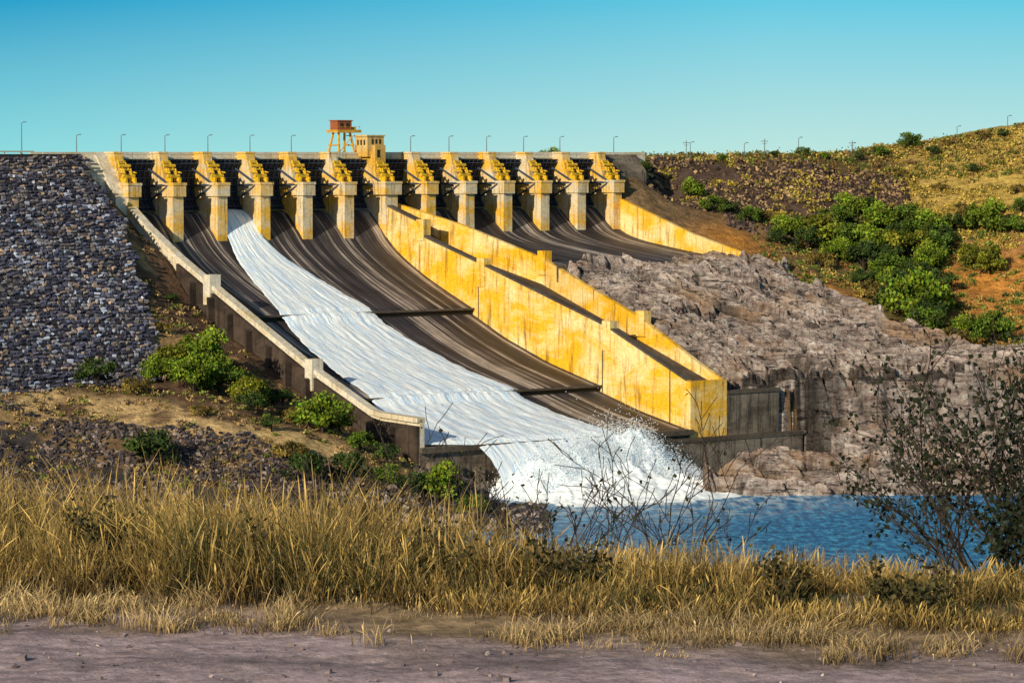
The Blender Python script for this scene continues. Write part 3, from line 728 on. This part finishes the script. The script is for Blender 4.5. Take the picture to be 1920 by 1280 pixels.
def grass(name,tx,ty,th,nb,spread,tip,base,mid,wd=.0035,head=.5,jit=.04,tvar=(.5,1.35)):
    n=len(tx);m=n*nb
    x0=np.repeat(tx,nb)+rng.normal(0,jit,m);y0=np.repeat(ty,nb)+rng.normal(0,jit,m)
    z0=np.where(y0>17,-2.4-.158*(y0-17),-2.4)
    h=np.repeat(th,nb)*rng.uniform(.3,1.12,m)
    a=rng.uniform(0,2*np.pi,m);ln=h*np.abs(rng.normal(0,spread,m))
    wind=h*np.repeat(rng.normal(.03,.2,n),nb)
    dx=np.cos(a)*ln+wind;dy=np.sin(a)*ln
    pa=rng.uniform(0,np.pi,m);wx=np.cos(pa);wy=np.sin(pa)*.4
    isH=rng.uniform(0,1,m)<head
    ts=[0,.35,.7,.86,1.]
    V=np.zeros((m,10,3));Cc=np.zeros((m,10,3))
    base=np.array(base);mid=np.array(mid);tip=np.array(tip);vr=rng.uniform(.3,1.7,(m,1))*np.repeat(rng.uniform(*tvar,(n,1)),nb,0)
    for i,t in enumerate(ts):
        bx=x0+dx*t**1.8;by=y0+dy*t**1.8;bz=z0+h*(t-.25*t**3*np.minimum(ln/h,1.2))
        wv=np.where(isH,[1,.8,.6,1.7,.2][i],[1,1,.7,.4,.05][i])*wd*rng.uniform(.7,1.3,m)
        V[:,2*i]=np.stack([bx-wx*wv,by-wy*wv,bz],1);V[:,2*i+1]=np.stack([bx+wx*wv,by+wy*wv,bz],1)
        c=(base*(1-t*2)+mid*t*2) if t<.5 else (mid*(2-2*t)+tip*(2*t-1))
        Cc[:,2*i]=c*vr;Cc[:,2*i+1]=c*vr
    F=np.array([(0,1,3,2),(2,3,5,4),(4,5,7,6),(6,7,9,8)])
    F=(F[None]+10*np.arange(m)[:,None,None]).reshape(-1,4)
    return npobj(name,V.reshape(-1,3),F,M_grass,Cc.reshape(-1,3))
HX=[-3,-1.9,-1.0,-.3,.2,.8,1.6,2.6,4];HZ=[.80,.78,.66,.50,.40,.33,.30,.27,.26]
n_=1650
tx=rng.uniform(-4.2,4.2,n_);ty=edgeY(tx)+.1+rng.uniform(0,1,n_)**1.4*4.0
hh=np.interp(tx,HX,HZ)*(.35+1.0*fbm(tx*1.5,ty*1.5,4,5))*rng.uniform(.7,1.25,n_)*(.5+.5*sstep(0.2,.9,ty-edgeY(tx)))
k=fbm(tx*1.7+3,ty*1.7,3,15)>.36
tx,ty,hh=tx[k],ty[k],hh[k]
grass('tall_dry_grass',tx,ty,hh,62,.42,(.40,.28,.09),(.022,.014,.006),(.10,.058,.013),.0024,.32,.07,(.3,1.5))
n_=1000;tx=rng.uniform(-4,4,n_);ty=edgeY(tx)+.2+rng.uniform(0,1,n_)*4;hh=np.interp(tx,HX,HZ)*rng.uniform(.35,.85,n_)
k=fbm(tx*1.1+9,ty*1.1,3,19)>.45;tx,ty,hh=tx[k],ty[k],hh[k]
grass('green_grass',tx,ty,hh,60,.6,(.075,.08,.02),(.012,.014,.005),(.03,.034,.009),.003,.0,.1)
n_=520;tx=rng.uniform(-3.5,3.5,n_);ty=edgeY(tx)+rng.normal(-.05,.36,n_);hh=rng.uniform(.04,.22,n_)*rng.uniform(.4,1,n_)
k=fbm(tx*2.1+9,ty*2.1,3,29)>.42;tx,ty,hh=tx[k],ty[k],hh[k]
grass('verge_grass',tx,ty,hh,60,.8,(.44,.33,.17),(.10,.065,.03),(.27,.19,.085),.0022,.1,.06)

def shrub(name,base,stems,L,depth,leafp,leafsize,leafcol,tilt=.5,r0=.012,seed=1,lean=(0,0),rmin=.0028):
    rs=random.Random(seed);b=MB();tips=[]
    def br(p,d,l,r,k):
        q=p
        for s in range(3):
            d2=(d+Vector((rs.uniform(-.22,.22),rs.uniform(-.22,.22),rs.uniform(-.1,.16)))).normalized()
            nq=q+d2*l/3;b.tube(q,nq,max(r*(1-.2*s),rmin),max(r*(1-.2*(s+1)),rmin),4);
            tips.append((nq,k));q=nq;d=d2
            if k>0 and s>0 or (k>0 and rs.random()<.5):
                dd=(d+Vector((rs.uniform(-1,1),rs.uniform(-1,1),rs.uniform(-.3,.7)))*.8).normalized();br(q,dd,l*rs.uniform(.5,.75),r*.6,k-1)
    for i in range(stems):
        a=rs.uniform(0,6.28);d=Vector((math.cos(a)*tilt+lean[0],math.sin(a)*tilt+lean[1],1)).normalized()
        br(Vector((rs.uniform(-.1,.1),rs.uniform(-.1,.1),0)),d,L*rs.uniform(.7,1.1),r0,depth)
    o=b.obj(name,[M_bark]);o.location=base
    C=[];
    for p,k in tips:
        if k<=1:
            for _ in range(leafp if isinstance(leafp,int) else (1 if rs.random()<leafp else 0)):
                C.append((p.x+rs.gauss(0,.04),p.y+rs.gauss(0,.04),p.z+rs.gauss(0,.035)))
    if C:
        C=np.array(C);col=np.array(leafcol)*rng.uniform(.4,1.6,(len(C),1))
        V,F,cc=leafquads(C,rng.uniform(.6,1.3,len(C))*leafsize,col)
        lf=npobj('leaves',V,F,M_leaf,cc);lf.parent=o
    return o
def gz(y):return -2.4-.158*(y-17)
for i,(x,y,L,st) in enumerate(((-.65,19,.62,5),(-1.0,19.5,.58,4),(-.35,19,.5,4),(.15,19,.5,5),(.95,18.5,.62,4),(1.05,19,.5,3),(-1.4,19.5,.5,3),(.45,19,.5,4),(-.1,18.5,.42,4))):
    shrub('bare_shrub',(x,y,gz(y)),st,L,3,.14,.02,(.04,.045,.015),.7,.008,10+i)
for i,(x,y,L) in enumerate(((-2.4,17.6,.34),(-1.5,17.2,.30),(-.6,17.0,.28),(.4,16.9,.24),(1.3,16.6,.20),(2.1,16.3,.20))):
    shrub('low_shrub',(x,y,-2.45),6,L,2,5,.02,(.045,.04,.012),.8,.006,80+i)
for i,(x,y,L,st,dp,lp) in enumerate(((3.05,18,.78,7,3,2),(3.35,18.5,.95,8,3,3),(2.75,19,.62,7,3,1),(3.5,19.5,1.05,8,3,2),(3.1,20.5,.9,7,3,2),(2.9,17.6,.42,5,3,4),(3.3,17.4,.5,6,3,5))):
    shrub('thorn_bush',(x,y,gz(y)),st,L,dp,lp,.024,(.014,.020,.008),.6,.012,40+i,(-.15,0))

# ------------------------------------------------------------------ light
S=Vector((-.49,-.79,.36)).normalized()
sun=bpy.data.lights.new('sun','SUN');sun.energy=5.0;sun.angle=math.radians(.5);sun.color=(1,.85,.60)
so=bpy.data.objects.new('sun',sun);COL.objects.link(so);so.rotation_euler=(-S).to_track_quat('-Z','Y').to_euler()
wd=bpy.data.worlds.new('World');scene.world=wd;wd.use_nodes=True;nt=wd.node_tree
bg=nt.nodes['Background'];out=nt.nodes['World Output']
sk=N(nt,'ShaderNodeTexSky',sky_type='NISHITA');sk.sun_disc=False
sk.sun_elevation=math.asin(S.z);sk.sun_rotation=math.atan2(S.x,S.y)
nt.links.new(sk.outputs[0],bg.inputs[0]);bg.inputs[1].default_value=.08
tc=N(nt,'ShaderNodeTexCoord');sp=N(nt,'ShaderNodeSeparateXYZ');nt.links.new(tc.outputs['Generated'],sp.inputs[0])
def mr(src,a,b_):
    n_=N(nt,'ShaderNodeMapRange');nt.links.new(src,n_.inputs[0]);n_.inputs[1].default_value=a;n_.inputs[2].default_value=b_;return n_.outputs[0]
fx=mr(sp.outputs[0],-.17,.08);fz=mr(sp.outputs[2],0,.05)
hor=mix(nt,fx,(.26,.71,.74),(.51,.79,.74));tp=mix(nt,fx,(.003,.32,.58),(.11,.58,.77))
cc=mix(nt,fz,hor,tp)
b2=N(nt,'ShaderNodeBackground');nt.links.new(cc,b2.inputs[0]);b2.inputs[1].default_value=1.
ms=N(nt,'ShaderNodeMixShader');nt.links.new(mr(sp.outputs[2],.06,.45),ms.inputs[0])
nt.links.new(b2.outputs[0],ms.inputs[1]);nt.links.new(bg.outputs[0],ms.inputs[2]);nt.links.new(ms.outputs[0],out.inputs[0])
# ------------------------------------------------------------------ camera
cd=bpy.data.cameras.new('camera');cd.lens=112.5;cd.sensor_width=36;cd.clip_start=.5;cd.clip_end=20000
co=bpy.data.objects.new('camera',cd);COL.objects.link(co);co.rotation_euler=(math.radians(90-3.357),0,0);scene.camera=co
scene.view_settings.view_transform='Standard';scene.view_settings.look='None';scene.view_settings.exposure=0
